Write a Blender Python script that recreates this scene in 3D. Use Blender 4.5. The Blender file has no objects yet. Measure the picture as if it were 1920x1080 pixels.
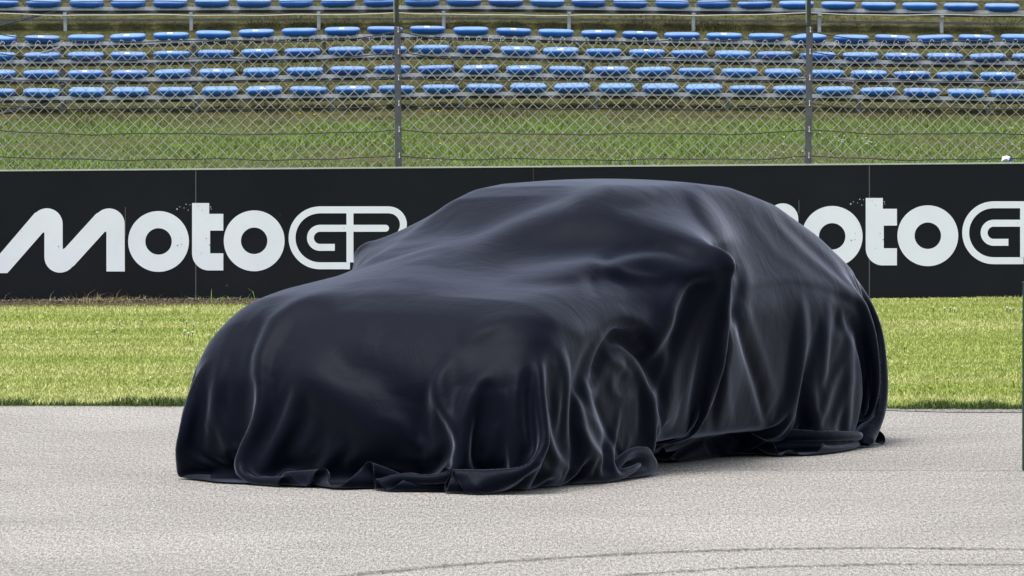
import bpy, math, random
import numpy as np
from mathutils import Vector, Matrix
R=math.radians
scn=bpy.context.scene
col=scn.collection
random.seed(7); rng=np.random.default_rng(7)

# ------------------------------------------------------------------ camera
F=10667.0; HZ=148.0; CH=2.0
cam_d=bpy.data.cameras.new('camera'); cam=bpy.data.objects.new('camera',cam_d); col.objects.link(cam)
cam_d.sensor_width=36.0; cam_d.lens=F/1920*36
PITCH=math.atan((540-HZ)/F)
cam.location=(0,0,CH); cam.rotation_euler=(math.pi/2-PITCH,0,0)
cam_d.clip_start=0.5; cam_d.clip_end=800
scn.camera=cam
# ------------------------------------------------------------------ light
SUN_EL,SUN_AZ=R(70),R(-132)         # high, behind and left of the camera, through thin cloud
w=bpy.data.worlds.new('World'); scn.world=w; w.use_nodes=True
nt=w.node_tree; bg=nt.nodes['Background']
sky=nt.nodes.new('ShaderNodeTexSky'); sky.sky_type='NISHITA'; sky.sun_disc=False
sky.sun_elevation=SUN_EL; sky.sun_rotation=SUN_AZ; sky.air_density=1.0; sky.dust_density=4.0; sky.ozone_density=1.0
hs=nt.nodes.new('ShaderNodeHueSaturation'); hs.inputs['Saturation'].default_value=0.42
nt.links.new(sky.outputs[0],hs.inputs['Color']); nt.links.new(hs.outputs[0],bg.inputs['Color']); bg.inputs['Strength'].default_value=0.14
sd=bpy.data.lights.new('sun','SUN'); sd.energy=1.4; sd.angle=R(22); sd.color=(1,.96,.90)
so=bpy.data.objects.new('sun',sd); col.objects.link(so)
dv=Vector((math.sin(SUN_AZ)*math.cos(SUN_EL),math.cos(SUN_AZ)*math.cos(SUN_EL),math.sin(SUN_EL)))
so.rotation_euler=dv.to_track_quat('Z','Y').to_euler(); so.location=(0,20,30)
scn.view_settings.view_transform='Standard'; scn.view_settings.look='None'; scn.view_settings.gamma=1
scn.view_settings.exposure=0.78

# ------------------------------------------------------------------ helpers
def at(px,py,Y):
    """world point on the plane y=Y seen at photo pixel px,py (used to read positions off the photo)"""
    c,s=math.cos(PITCH),math.sin(PITCH)
    a=(px-960)/F; b=(540-py)/F
    dy=c+b*s; dz=-s+b*c
    return Vector((a*Y/dy,Y,CH+dz*Y/dy))
def tag(o,label=None,cat=None,group=None,kind=None):
    if label:o['label']=label
    if cat:o['category']=cat
    if group:o['group']=group
    if kind:o['kind']=kind
    return o
def mesh_obj(name,V,Fc,mat,parent=None,smooth=False):
    me=bpy.data.meshes.new(name)
    me.from_pydata([tuple(v) for v in V],[],[tuple(f) for f in Fc]); me.materials.append(mat)
    if smooth: me.polygons.foreach_set('use_smooth',[True]*len(me.polygons))
    me.update()
    o=bpy.data.objects.new(name,me); col.objects.link(o)
    if parent: o.parent=parent
    return o
def fast_mesh(name,V,Q,mat,smooth=False,n=3):
    """V (N,3) array, Q (M,n) int array"""
    me=bpy.data.meshes.new(name)
    me.vertices.add(len(V)); me.vertices.foreach_set('co',np.asarray(V,np.float32).ravel())
    M=len(Q); me.loops.add(M*n); me.loops.foreach_set('vertex_index',np.asarray(Q,np.int32).ravel())
    me.polygons.add(M); me.polygons.foreach_set('loop_start',np.arange(0,M*n,n,dtype=np.int32))
    me.polygons.foreach_set('loop_total',np.full(M,n,np.int32))
    if smooth: me.polygons.foreach_set('use_smooth',np.ones(M,bool))
    me.update(calc_edges=True); me.materials.append(mat)
    o=bpy.data.objects.new(name,me); col.objects.link(o); return o
def empty(name,loc=(0,0,0)):
    o=bpy.data.objects.new(name,None); col.objects.link(o); o.location=loc; o.empty_display_size=.1; return o
class MB:
    def __init__(s): s.V=[]; s.F=[]
    def box(s,c,sz,rot=None,ch=0.0):
        n=len(s.V); hx,hy,hz=[q/2 for q in sz]; M=rot or Matrix.Identity(3); c=Vector(c)
        if ch<=0:
            for x in(-hx,hx):
                for y in(-hy,hy):
                    for z in(-hz,hz): s.V.append(c+M@Vector((x,y,z)))
            for f in((0,1,3,2),(4,6,7,5),(0,4,5,1),(2,3,7,6),(0,2,6,4),(1,5,7,3)): s.F.append([n+i for i in f])
        else:
            import bmesh
            bm=bmesh.new(); bmesh.ops.create_cube(bm,size=1)
            for v in bm.verts: v.co=Vector((v.co.x*sz[0],v.co.y*sz[1],v.co.z*sz[2]))
            bmesh.ops.bevel(bm,geom=bm.edges[:],offset=ch,segments=2,affect='EDGES')
            bm.verts.index_update()
            for v in bm.verts: s.V.append(c+M@v.co)
            for f in bm.faces: s.F.append([n+v.index for v in f.verts])
            bm.free()
    def tube(s,pts,r,k=6,cap=True):
        pts=[Vector(p) for p in pts]; n0=len(s.V)
        for i,p in enumerate(pts):
            d=(pts[min(i+1,len(pts)-1)]-pts[max(i-1,0)]).normalized()
            a=d.cross(Vector((0,1,0)))
            if a.length<.1: a=d.cross(Vector((1,0,0)))
            a.normalize(); b=d.cross(a)
            rr=r[i] if isinstance(r,(list,tuple)) else r
            for j in range(k):
                t=2*math.pi*j/k; s.V.append(p+rr*(math.cos(t)*a+math.sin(t)*b))
        for i in range(len(pts)-1):
            for j in range(k):
                q=(j+1)%k; s.F.append([n0+i*k+j,n0+i*k+q,n0+(i+1)*k+q,n0+(i+1)*k+j])
        if cap:
            s.F.append([n0+j for j in range(k)]); s.F.append([n0+(len(pts)-1)*k+j for j in reversed(range(k))])
    def build(s,name,mat,parent=None,smooth=False): return mesh_obj(name,s.V,s.F,mat,parent,smooth)

# ------------------------------------------------------------------ materials
class Mat:
    def __init__(s,name,base=(.5,.5,.5),rough=.6,metal=0,spec=.5):
        s.m=bpy.data.materials.new(name); s.m.use_nodes=True; s.t=s.m.node_tree
        s.b=s.t.nodes['Principled BSDF']; s.set('Base Color',(*base,1)); s.set('Roughness',rough); s.set('Metallic',metal); s.set('Specular IOR Level',spec)
    def set(s,k,v): s.b.inputs[k].default_value=v
    def n(s,t,**kw):
        x=s.t.nodes.new(t)
        for k,v in kw.items():
            if hasattr(x,k) and not k in x.inputs: setattr(x,k,v)
            else: x.inputs[k].default_value=v
        return x
    def l(s,a,b): s.t.links.new(a,b)
    def coord(s,kind='Object',scale=(1,1,1)):
        c=s.n('ShaderNodeTexCoord'); mp=s.n('ShaderNodeMapping'); mp.inputs['Scale'].default_value=scale
        s.l(c.outputs[kind],mp.inputs[0]); return mp.outputs[0]
    def world(s,scale=(1,1,1)):
        c=s.n('ShaderNodeNewGeometry'); mp=s.n('ShaderNodeMapping'); mp.inputs['Scale'].default_value=scale
        s.l(c.outputs['Position'],mp.inputs[0]); return mp.outputs[0]
    def noise(s,vec,scale,detail=4,rough=.55,dist=0):
        x=s.n('ShaderNodeTexNoise'); x.inputs['Scale'].default_value=scale; x.inputs['Detail'].default_value=detail
        x.inputs['Roughness'].default_value=rough; x.inputs['Distortion'].default_value=dist
        s.l(vec,x.inputs['Vector']); return x.outputs['Fac']
    def ramp(s,fac,stops,interp='LINEAR'):
        x=s.n('ShaderNodeValToRGB'); cr=x.color_ramp; cr.interpolation=interp
        while len(cr.elements)<len(stops): cr.elements.new(.5)
        for e,(p,c) in zip(cr.elements,stops): e.position=p; e.color=(*c,1) if len(c)==3 else c
        s.l(fac,x.inputs[0]); return x.outputs[0]
    def mix(s,f,a,b,mode='MIX'):
        x=s.n('ShaderNodeMix'); x.data_type='RGBA'; x.blend_type=mode
        for v,i in((f,0),(a,6),(b,7)):
            if isinstance(v,(int,float)): x.inputs[i].default_value=v
            elif isinstance(v,tuple): x.inputs[i].default_value=(*v,1) if len(v)==3 else v
            else: s.l(v,x.inputs[i])
        return x.outputs[2]
    def math(s,op,a,b=0,c=0):
        x=s.n('ShaderNodeMath'); x.operation=op
        for i,v in enumerate((a,b,c)):
            if isinstance(v,(int,float)): x.inputs[i].default_value=v
            else: s.l(v,x.inputs[i])
        return x.outputs[0]
    def bump(s,h,strength=.3,dist=.01,prev=None):
        x=s.n('ShaderNodeBump'); x.inputs['Strength'].default_value=strength; x.inputs['Distance'].default_value=dist
        s.l(h,x.inputs['Height'])
        if prev is not None: s.l(prev,x.inputs['Normal'])
        s.l(x.outputs[0],s.b.inputs['Normal']); return x.outputs[0]
    def color(s,o): s.l(o,s.b.inputs['Base Color'])
    def rough(s,o): s.l(o,s.b.inputs['Roughness'])
G3=lambda v:(v,v,v)
# asphalt: pale worn aggregate
A=Mat('asphalt',rough=.85,spec=.3)
wv=A.world()
wg=A.world((1,.13,1)); g1=A.noise(wg,70,4,.85); g2=A.noise(wg,150,2,.8); big=A.noise(wv,.55,4,.6); st=A.noise(A.world((.35,4.5,1)),1.6,6,.7)
c=A.ramp(g1,[(.38,(.025,.023,.02)),(.45,(.19,.18,.167)),(.52,(.335,.32,.295)),(.62,(.60,.58,.535))])
c=A.mix(.55,c,A.ramp(g2,[(.38,(.10,.095,.09)),(.5,(.32,.308,.288)),(.62,(.58,.56,.525))]))
c=A.mix(1,c,A.ramp(big,[(.3,G3(.80)),(.7,G3(1.05))]),'MULTIPLY')
c=A.mix(1,c,A.ramp(st,[(.28,G3(.90)),(.46,G3(1.0)),(.8,G3(1.03))]),'MULTIPLY')
# sparse dark lines of tyre wear, running with the road
st2=A.noise(A.world((.10,7,1)),2.2,5,.75)
c=A.mix(1,c,A.ramp(st2,[(.60,G3(1)),(.70,G3(.80))]),'MULTIPLY')
vo=A.n('ShaderNodeTexVoronoi'); vo.feature='F1'; vo.inputs['Scale'].default_value=5; A.l(wv,vo.inputs['Vector'])
c=A.mix(A.ramp(vo.outputs['Distance'],[(.02,G3(1)),(.05,G3(0))]),c,(.07,.065,.06)); A.color(c)
A.bump(g1,.5,.01)
# older coarse strip along the verge
A2=Mat('coarse_asphalt',rough=.9,spec=.25); wv=A2.world()
g=A2.noise(wv,38,4,.8); A2.color(A2.ramp(g,[(.38,(.06,.058,.055)),(.5,(.23,.22,.21)),(.62,(.42,.40,.38))])); A2.bump(g,.8,.02)
def grassmat(name,stops,dry,dark):
    M=Mat(name,rough=.55,spec=.25)
    at_=M.n('ShaderNodeAttribute'); at_.attribute_name='rnd'
    w1=M.noise(M.world((1,1,.2)),.55,4,.6); 
    base=M.ramp(at_.outputs['Fac'],stops)
    band=M.noise(M.world((.10,1.0,.2)),.75,5,.65)
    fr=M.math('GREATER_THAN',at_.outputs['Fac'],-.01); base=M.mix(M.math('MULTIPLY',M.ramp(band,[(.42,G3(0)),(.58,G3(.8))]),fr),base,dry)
    w2=M.noise(M.world((.5,1.3,.3)),1.7,4,.6)
    base=M.mix(M.ramp(w2,[(.52,G3(0)),(.70,G3(.55))]),base,dark)
    M.color(base); M.set('Transmission Weight',0)
    M.b.inputs['Subsurface Weight'].default_value=0.0
    return M
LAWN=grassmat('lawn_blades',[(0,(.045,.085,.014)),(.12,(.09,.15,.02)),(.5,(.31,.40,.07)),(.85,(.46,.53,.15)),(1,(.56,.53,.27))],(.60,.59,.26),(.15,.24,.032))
ROUGHG=Mat('rough_blades',rough=.6,spec=.2)
_a=ROUGHG.n('ShaderNodeAttribute'); _a.attribute_name='rnd'; _b=ROUGHG.n('ShaderNodeAttribute'); _b.attribute_name='dry'
gcol=ROUGHG.ramp(_a.outputs['Fac'],[(0,(.05,.09,.016)),(.5,(.130,.23,.032)),(.9,(.26,.37,.065)),(1,(.33,.31,.14))])
dcol=ROUGHG.ramp(_a.outputs['Fac'],[(0,(.04,.038,.018)),(.5,(.090,.085,.030)),(.85,(.18,.155,.065)),(1,(.29,.25,.12))])
nz=ROUGHG.noise(ROUGHG.world((1,.35,.5)),1.6,6,.7)
dd=ROUGHG.math('ADD',_b.outputs['Fac'],ROUGHG.math('MULTIPLY',ROUGHG.math('SUBTRACT',nz,.5),2.0))
ROUGHG.color(ROUGHG.mix(ROUGHG.ramp(dd,[(.2,G3(0)),(.8,G3(1))]),gcol,dcol))
SOIL=Mat('soil',rough=.95,spec=.1); wv=SOIL.world(); g=SOIL.noise(wv,9,6,.7)
SOIL.color(SOIL.ramp(g,[(.3,(.030,.030,.012)),(.5,(.075,.075,.028)),(.7,(.13,.12,.06))])); SOIL.bump(g,.6,.03)
TURF=Mat('turf',rough=.95,spec=.1); wv=TURF.world(); g=TURF.noise(wv,25,6,.7)
TURF.color(TURF.ramp(g,[(.3,(.07,.10,.018)),(.5,(.16,.20,.04)),(.7,(.27,.28,.09))])); TURF.bump(g,.6,.03)
DIRT=Mat('dirt',rough=.95,spec=.1); wv=DIRT.world(); g=DIRT.noise(wv,30,6,.75)
DIRT.color(DIRT.ramp(g,[(.3,(.03,.024,.018)),(.5,(.085,.068,.045)),(.68,(.22,.18,.13))])); DIRT.bump(g,.8,.03)
BOARD=Mat('board_paint',base=(.012,.013,.018),rough=.62,spec=.12)
cv=BOARD.coord('Object'); g=BOARD.noise(cv,1.2,5,.6); g2=BOARD.noise(BOARD.coord('Object',(.6,1,9)),2,5,.7)
cc=BOARD.ramp(g,[(.3,(.0070,.0085,.0125)),(.7,(.0105,.012,.0165))])
cc=BOARD.mix(BOARD.ramp(g2,[(.66,G3(0)),(.78,G3(.5))]),cc,(.020,.021,.024))
vs=BOARD.n('ShaderNodeTexVoronoi'); vs.inputs['Scale'].default_value=3.1; BOARD.l(cv,vs.inputs['Vector'])
cc=BOARD.mix(BOARD.ramp(vs.outputs['Distance'],[(.012,G3(.8)),(.022,G3(0))]),cc,(.30,.30,.30))
BOARD.color(cc); BOARD.rough(BOARD.ramp(g,[(.3,G3(.45)),(.7,G3(.62))]))
WHITE=Mat('letter_vinyl',base=(.80,.81,.84),rough=.45)
g=WHITE.noise(WHITE.world((1,1,1)),2.5,5,.6); WHITE.color(WHITE.ramp(g,[(.3,(.70,.74,.85)),(.6,(.75,.79,.90))]))
EDGE=Mat('board_edge',base=(.42,.46,.42),rough=.5)
SEAM=Mat('board_seam',base=(.10,.105,.11),rough=.6); SEAM2=Mat('board_seam_dark',base=(.028,.03,.034),rough=.6)
PLINTH=Mat('plinth_rubber',base=(.02,.02,.018),rough=.9)
g=PLINTH.noise(PLINTH.world((1,1,3)),3,5,.7); PLINTH.color(PLINTH.ramp(g,[(.35,(.006,.006,.006)),(.65,(.045,.042,.033))]))
def galv(name,a,b,rough=.55,metal=.35):
    M=Mat(name,rough=rough,metal=metal); g=M.noise(M.coord('Object'),14,5,.65); M.color(M.ramp(g,[(.3,a),(.7,b)])); return M
GALV=galv('galvanised_steel',(.30,.34,.37),(.50,.54,.58))
GALVD=galv('weathered_steel',(.085,.10,.11),(.17,.19,.205))
POSTM=galv('post_steel',(.065,.068,.082),(.115,.12,.14),.6,.3)
WIRE=Mat('mesh_wire',rough=.5,metal=.25); g=WIRE.noise(WIRE.world(),3,3,.6); WIRE.color(WIRE.ramp(g,[(.35,(.44,.47,.43)),(.5,(.58,.59,.55)),(.65,(.52,.57,.62))]))
DWIRE=Mat('tension_wire',base=(.035,.04,.045),rough=.6,metal=.3)
LWIRE=Mat('strand_wire',base=(.42,.42,.40),rough=.5,metal=.3)
BOLT=Mat('bolt',base=(.75,.77,.80),rough=.35,metal=.3)
PALE=Mat('pale_arm',base=(.62,.68,.75),rough=.4)
SEAT=Mat('seat_plastic',rough=.5,spec=.4)
oi=SEAT.n('ShaderNodeObjectInfo'); cv=SEAT.coord('Object'); g=SEAT.noise(cv,6,5,.6)
upn=SEAT.n('ShaderNodeNewGeometry')
sc_=SEAT.mix(oi.outputs['Random'],(.008,.085,.36),(.015,.14,.48))
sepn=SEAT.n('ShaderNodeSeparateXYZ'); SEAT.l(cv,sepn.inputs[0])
# sky light on the upper shell painted in as paler blue, with random mottling
toplight=SEAT.math('ADD',SEAT.ramp(sepn.outputs['Z'],[(.044,G3(0)),(.080,G3(.48))]),SEAT.math('MULTIPLY',SEAT.math('SUBTRACT',g,.5),.5))
SEAT.color(SEAT.mix(toplight,sc_,(.38,.57,.84)))
SEAT.bump(g,.08,.01)
STICK=Mat('number_sticker',base=(.85,.87,.88),rough=.4)
CLOTH=Mat('black_cloth',base=(.0010,.0017,.0060),rough=.50,spec=.08)
CLOTH.set('Specular Tint',(.72,.80,1,1)); CLOTH.set('Sheen Weight',.43); CLOTH.set('Sheen Roughness',.345); CLOTH.set('Sheen Tint',(.68,.76,1,1))
cv=CLOTH.coord('UV',(1,1,1))
wn=CLOTH.noise(CLOTH.coord('UV',(1.0,1.0,1)),5.5,4,.55,1.2)
wn2=CLOTH.noise(CLOTH.coord('UV',(1.6,.35,1)),9,4,.6,.8)
wf=CLOTH.noise(cv,170,2,.5)
bb=CLOTH.bump(wn,.10,.04); bb=CLOTH.bump(wn2,.09,.015,bb); CLOTH.bump(wf,.18,.003,bb)
YEL=Mat('yellow_petals',base=(.80,.68,.02),rough=.7); DAI=Mat('white_petals',base=(.75,.75,.66),rough=.7)
STEM=Mat('flower_stem',base=(.10,.17,.03),rough=.7)
GREENP=Mat('green_post',base=(.018,.05,.035),rough=.5)
LITW=Mat('litter_white',base=(.8,.82,.86),rough=.4); LITB=Mat('litter_blue',base=(.01,.04,.25),rough=.4)
SKID=Mat('rubber_mark',base=(.045,.044,.048),rough=.8)
nzk=SKID.noise(SKID.world(),30,4,.8); SKID.l(SKID.ramp(nzk,[(.42,G3(.0)),(.60,G3(.75))]),SKID.b.inputs['Alpha'])

# ------------------------------------------------------------------ ground surfaces
SLOPE=.0079                                   # the ground climbs a little to the right at the wall
WY=51.2
SW=F/WY
GEX=[-60,-20,-4,-1.5,1.6,4,20,60]
def edgeY(x): return float(np.interp(x,[-6,-2,2,6],[34.78,34.72,34.42,34.36]))
def lawn_z(x,y):
    t=np.clip((y-34.8)/(WY-34.8),0,1); return t*(-.012+SLOPE*np.clip(x,-30,30))+.012
ROWY=[64.3,65.08,65.86,66.64,67.75]
PIT=[[(78,174),(245,173),(413,171.5),(578,170),(744,168),(908,165.5),(1073,165.5),(1238,166.5),(1484,169),(1647,172),(1811,175),(1892,176)],
[(78,139),(242,139),(407,137),(572,134),(736,130.5),(817,130),(900,130),(1064,132),(1225,133.5),(1387,136),(1549,138.5),(1710,141),(1871,143)],
[(78,106),(241,105),(405,101),(567,98),(729,93.5),(810,92),(890,93),(1052,97),(1213,100),(1374,103),(1533,105),(1693,107),(1852,108)],
[(79,74),(240,71),(400,65),(562,60),(722,57),(802,56),(883,58),(963,60),(1122,64),(1279,68),(1437,70),(1596,73),(1753,73),(1910,72)],
[(2,7),(240,7),(476,6),(714,5),(870,4),(1025,5),(1180,7),(1338,8),(1493,9),(1647,11),(1802,13),(1879,14)]]
def row_py(r,px):
    p=PIT[r]; return float(np.interp(px,[a for a,_ in p],[b for _,b in p]))
def row_z(r,x):
    """height of the seats of a row at world x"""
    return at(960,row_py(r,960+x/ROWY[r]*F),ROWY[r]).z
rz_cache=[np.array([row_z(r,x) for x in np.linspace(-8,8,161)]) for r in range(5)]
def bank_z(x,y):
    """grassed bank behind the hoarding that carries the stand"""
    x=np.asarray(x,float); y=np.asarray(y,float); xs=np.linspace(-8,8,161); xc=np.clip(x,-8,8)
    zr=[np.interp(xc,xs,c)-.27 for c in rz_cache]
    tops=[1.13+SLOPE*xc+0*y, zr[0]-.03, zr[1],zr[2],zr[3],zr[4]-.03, zr[4]+.9, zr[4]+4]
    ys=[WY+.15,63.9,65.08,65.86,66.64,67.75,71,85]
    out=tops[0]*1.0
    for i in range(len(ys)-1):
        t=np.clip((y-ys[i])/(ys[i+1]-ys[i]),0,1); out=np.where(y>=ys[i],tops[i]*(1-t)+tops[i+1]*t,out)
    return out
def sheet(name,xs,ys,zf,mat):
    XX,YY=np.meshgrid(xs,ys,indexing='ij'); ZZ=zf(XX,YY); V=np.stack([XX,YY,ZZ],-1).reshape(-1,3)
    nx,ny=len(xs),len(ys); i,j=np.meshgrid(np.arange(nx-1),np.arange(ny-1),indexing='ij'); a=(i*ny+j).ravel()
    return fast_mesh(name,V,np.stack([a,a+ny,a+ny+1,a+1],1),mat,True,4)
o=sheet('ground',np.array([-400,400.]),np.array([-60,600.]),lambda x,y:0*x-.35,SOIL.m); tag(o,kind='structure')
o=sheet('road',np.linspace(-60,60,41),np.array([-20,10,26,34.5,35.2]),lambda x,y:0*x,A.m); tag(o,kind='structure')
xs=np.linspace(-60,60,241); V=[];Q=[]
xs=np.linspace(1.9,60,240)
for x in xs:
    e=edgeY(x); V+= [(x,e-.34*min(1,(x-1.9)/.8)-.04*math.sin(x*3),.004),(x,e+.5,.004)]
for i in range(len(xs)-1): Q.append((2*i,2*i+2,2*i+3,2*i+1))
o=mesh_obj('road_edge',V,Q,A2.m); tag(o,kind='structure')
# keep the verge strip only right of the car where the old surface shows
o=None
xs=np.linspace(-60,60,241); ts=np.linspace(0,1,60)
V=[];nx=len(xs)
for x in xs:
    e=edgeY(x)+.03
    for t in ts:
        y=e+t*(WY-.05-e); V.append((x,y,float(lawn_z(x,y)) if t>0 else .0))
ny=len(ts); i,j=np.meshgrid(np.arange(nx-1),np.arange(ny-1),indexing='ij'); a=(i*ny+j).ravel()
o=fast_mesh('lawn_ground',np.array(V),np.stack([a,a+ny,a+ny+1,a+1],1),TURF.m,True,4); tag(o,kind='structure')
o=sheet('bank',np.concatenate([np.linspace(-60,-8.5,12),np.linspace(-8,8,161),np.linspace(8.5,60,12)]),np.concatenate([[WY+.15],np.linspace(WY+.5,72,80),[78,85,120]]),lambda x,y:bank_z(x,np.minimum(y,85))+np.where(y>85,4,0),SOIL.m if hasattr(SOIL,'m') else SOIL)
tag(o,kind='structure')

def blades(name,P,H,W,lean,mat,attrs,label=None,cat=None,yaw=None):
    """P (N,3) roots, H heights, W widths; three faces per bent blade"""
    N=len(P); th=rng.uniform(0,2*np.pi,N) if yaw is None else yaw
    side=np.stack([np.cos(th),np.sin(th)*.6,0*th],1); ld=rng.uniform(0,2*np.pi,N); L=np.stack([np.cos(ld),np.sin(ld),0*ld],1)*(lean*H)[:,None]
    up=np.zeros((N,3)); up[:,2]=1
    a=P-side*W[:,None]/2; b=P+side*W[:,None]/2
    m=P+up*(H*.55)[:,None]+L*.3; c=m-side*W[:,None]*.38; d=m+side*W[:,None]*.38
    t=P+up*(H*(1-.25*lean))[:,None]+L
    V=np.stack([a,b,c,d,t],1).reshape(-1,3); k=np.arange(N)[:,None]*5
    Q=np.concatenate([k+[0,1,3],k+[0,3,2],k+[2,3,4]],0)
    o=fast_mesh(name,V,Q,mat)
    for an,av in attrs.items():
        at_=o.data.attributes.new(an,'FLOAT','POINT'); at_.data.foreach_set('value',np.repeat(av,5).astype(np.float32))
    tag(o,label,cat,kind='stuff'); return o
# lawn between road and hoarding
N=330000
x=rng.uniform(-6.2,6.6,N); t=rng.uniform(0,1,N)**1.15
ey=np.interp(x,[-6,-2,2,6],[34.78,34.72,34.42,34.36]); y=ey+.02+t*(WY-.12-ey)
H=rng.uniform(.014,.034,N)*(1+.6*np.clip((36.2-y)/1.2,0,1))*(1+.35*np.sin(x*1.7+np.sin(y*2.3))*np.sin(y*3.1)); 
P=np.stack([x,y,lawn_z(x,y)-.003],1)
Nf=26000   # unmown fringe hanging over the road edge, its shaded side painted in dark green
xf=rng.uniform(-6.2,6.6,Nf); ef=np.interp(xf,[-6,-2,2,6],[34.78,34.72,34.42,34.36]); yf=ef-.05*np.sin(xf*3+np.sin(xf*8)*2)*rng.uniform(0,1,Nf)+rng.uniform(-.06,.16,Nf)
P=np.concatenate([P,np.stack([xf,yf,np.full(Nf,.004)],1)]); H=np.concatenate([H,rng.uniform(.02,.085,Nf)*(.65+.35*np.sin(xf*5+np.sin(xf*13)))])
rn=np.concatenate([rng.beta(2.2,2.2,N),-.1+0*rng.beta(1.1,3,Nf)])  # fringe blades take the darkest ramp end, shade put into their colour
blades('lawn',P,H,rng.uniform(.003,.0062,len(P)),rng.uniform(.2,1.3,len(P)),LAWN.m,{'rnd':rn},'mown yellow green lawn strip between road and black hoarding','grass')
# rough grass on the bank
N=300000
x=rng.uniform(-6.6,6.6,N); y=WY+.2+rng.uniform(0,1,N)**.9*(68.9-WY)
z=bank_z(x,y); dry=-.2+np.clip((y-59)/5,0,1)*.95
hump=.5+.5*np.sin(x*2.1+np.sin(y*1.3)*1.7)*np.sin(y*1.9+x*.7)
H=rng.uniform(.02,.085,N)*(.35+1.1*hump**1.5)
blades('bank_grass',np.stack([x,y,z-.01],1),H,rng.uniform(.0032,.007,N),rng.uniform(.3,1.8,N),ROUGHG.m,{'rnd':rng.beta(2,2.2,N),'dry':dry},'long rough grass with straw patches on the bank behind the fence','grass')
# dirt strip with rubble and weeds in front of the hoarding, left part
wz=lambda x:float(lawn_z(x,WY))
xs=np.linspace(-8,-1.9,60); V=[];Q=[]
for x in xs:
    wd=.32*min(1,(-1.7-x)/1.2)+.1+.08*math.sin(x*5)
    V+=[(x,WY-.08-wd,wz(x)+.0),(x,WY-.3,wz(x)+.035),(x,WY-.02,wz(x)+.045)]
for i in range(len(xs)-1):
    for j in(0,1): Q.append((3*i+j,3*i+3+j,3*i+4+j,3*i+1+j))
o=mesh_obj('dirt',V,Q,DIRT.m); tag(o,kind='structure')
mb=MB()
for k in range(420):
    x=random.uniform(-5,-2.35); y=WY-random.uniform(.06,.36); s=random.uniform(.005,.017)
    mb.box((x,y,wz(x)+.045+s*.2),(s*random.uniform(.8,1.8),s*1.2,s*random.uniform(.5,1)),Matrix.Rotation(random.uniform(0,3),3,(random.random(),random.random(),1)))
RUB=Mat('rubble',rough=.9); g=RUB.noise(RUB.world(),23,3,.7); RUB.color(RUB.ramp(g,[(.4,(.03,.027,.022)),(.52,(.11,.095,.08)),(.66,(.27,.25,.23))]))
tag(mb.build('rubble',RUB.m),'loose grey stones at the foot of the hoarding','gravel',kind='stuff')
Nw=900; x=np.concatenate([rng.normal(-3.65,.25,500),rng.uniform(-4.6,-2.3,400)]); y=WY-rng.uniform(.05,.4,Nw)
blades('dry_weeds',np.stack([x,y,np.full(Nw,.0)+[wz(q)+.02 for q in x]],1),rng.uniform(.015,.085,Nw)*np.where(rng.uniform(0,1,Nw)<.04,2,1),rng.uniform(.004,.008,Nw),rng.uniform(.3,1.6,Nw),ROUGHG.m,{'rnd':np.where(np.arange(Nw)<500,.97,rng.beta(3,1.5,Nw)),'dry':np.where(x>-2.9,0.,.9)},'dry straw weeds growing at the foot of the hoarding','weeds')

# tyre marks across the foreground
def road_pt(px,py): 
    Y=CH*F/(py-HZ)
    for _ in range(3):
        q=at(px,py,Y); Y*=CH/(CH-q.z)
    return at(px,py,Y)
FAINT=Mat('worn_rubber_mark',base=(.09,.087,.085),rough=.85)
nzk=FAINT.noise(FAINT.world((1,.25,1)),9,5,.85); FAINT.l(FAINT.ramp(nzk,[(.50,G3(.0)),(.68,G3(.45))]),FAINT.b.inputs['Alpha'])
def mark(name,pts,wd,label,mat=None):
    P=[road_pt(*p) for p in pts]; V=[];Q=[]
    D=[]
    for i in range(len(P)-1):
        for k in range(10): D.append(P[i].lerp(P[i+1],k/10))
    D.append(P[-1])
    for i,p in enumerate(D):
        d=(D[min(i+1,len(D)-1)]-D[max(i-1,0)]).normalized(); n=Vector((-d.y,d.x,0)); ww=wd*(1+.25*math.sin(i*.7))
        V+=[(p-n*ww/2)+Vector((0,0,.004-p.z)),(p+n*ww/2)+Vector((0,0,.004-p.z))]
    for i in range(len(D)-1): Q.append((2*i,2*i+2,2*i+3,2*i+1))
    o=mesh_obj(name,V,Q,(mat or SKID).m); tag(o,label,'tyre mark','tyre marks on the asphalt'); return o
mark('tyre_mark',[(560,1092),(700,1075),(860,1060),(1000,1050),(1200,1038),(1440,1030),(1650,1028),(1920,1031),(2200,1040)],.085,'longer dark curved tyre mark across the grey asphalt, nearer the car')
mark('tyre_mark',[(1050,1096),(1180,1079),(1290,1071),(1400,1065),(1650,1059),(1920,1060),(2200,1064)],.07,'shorter faint tyre mark on the asphalt along the bottom right corner')
mark('tyre_mark',[(1230,884),(1400,882),(1640,883),(1917,884),(2300,886)],.035,'thin straight dark line across the asphalt behind the car')

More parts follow.
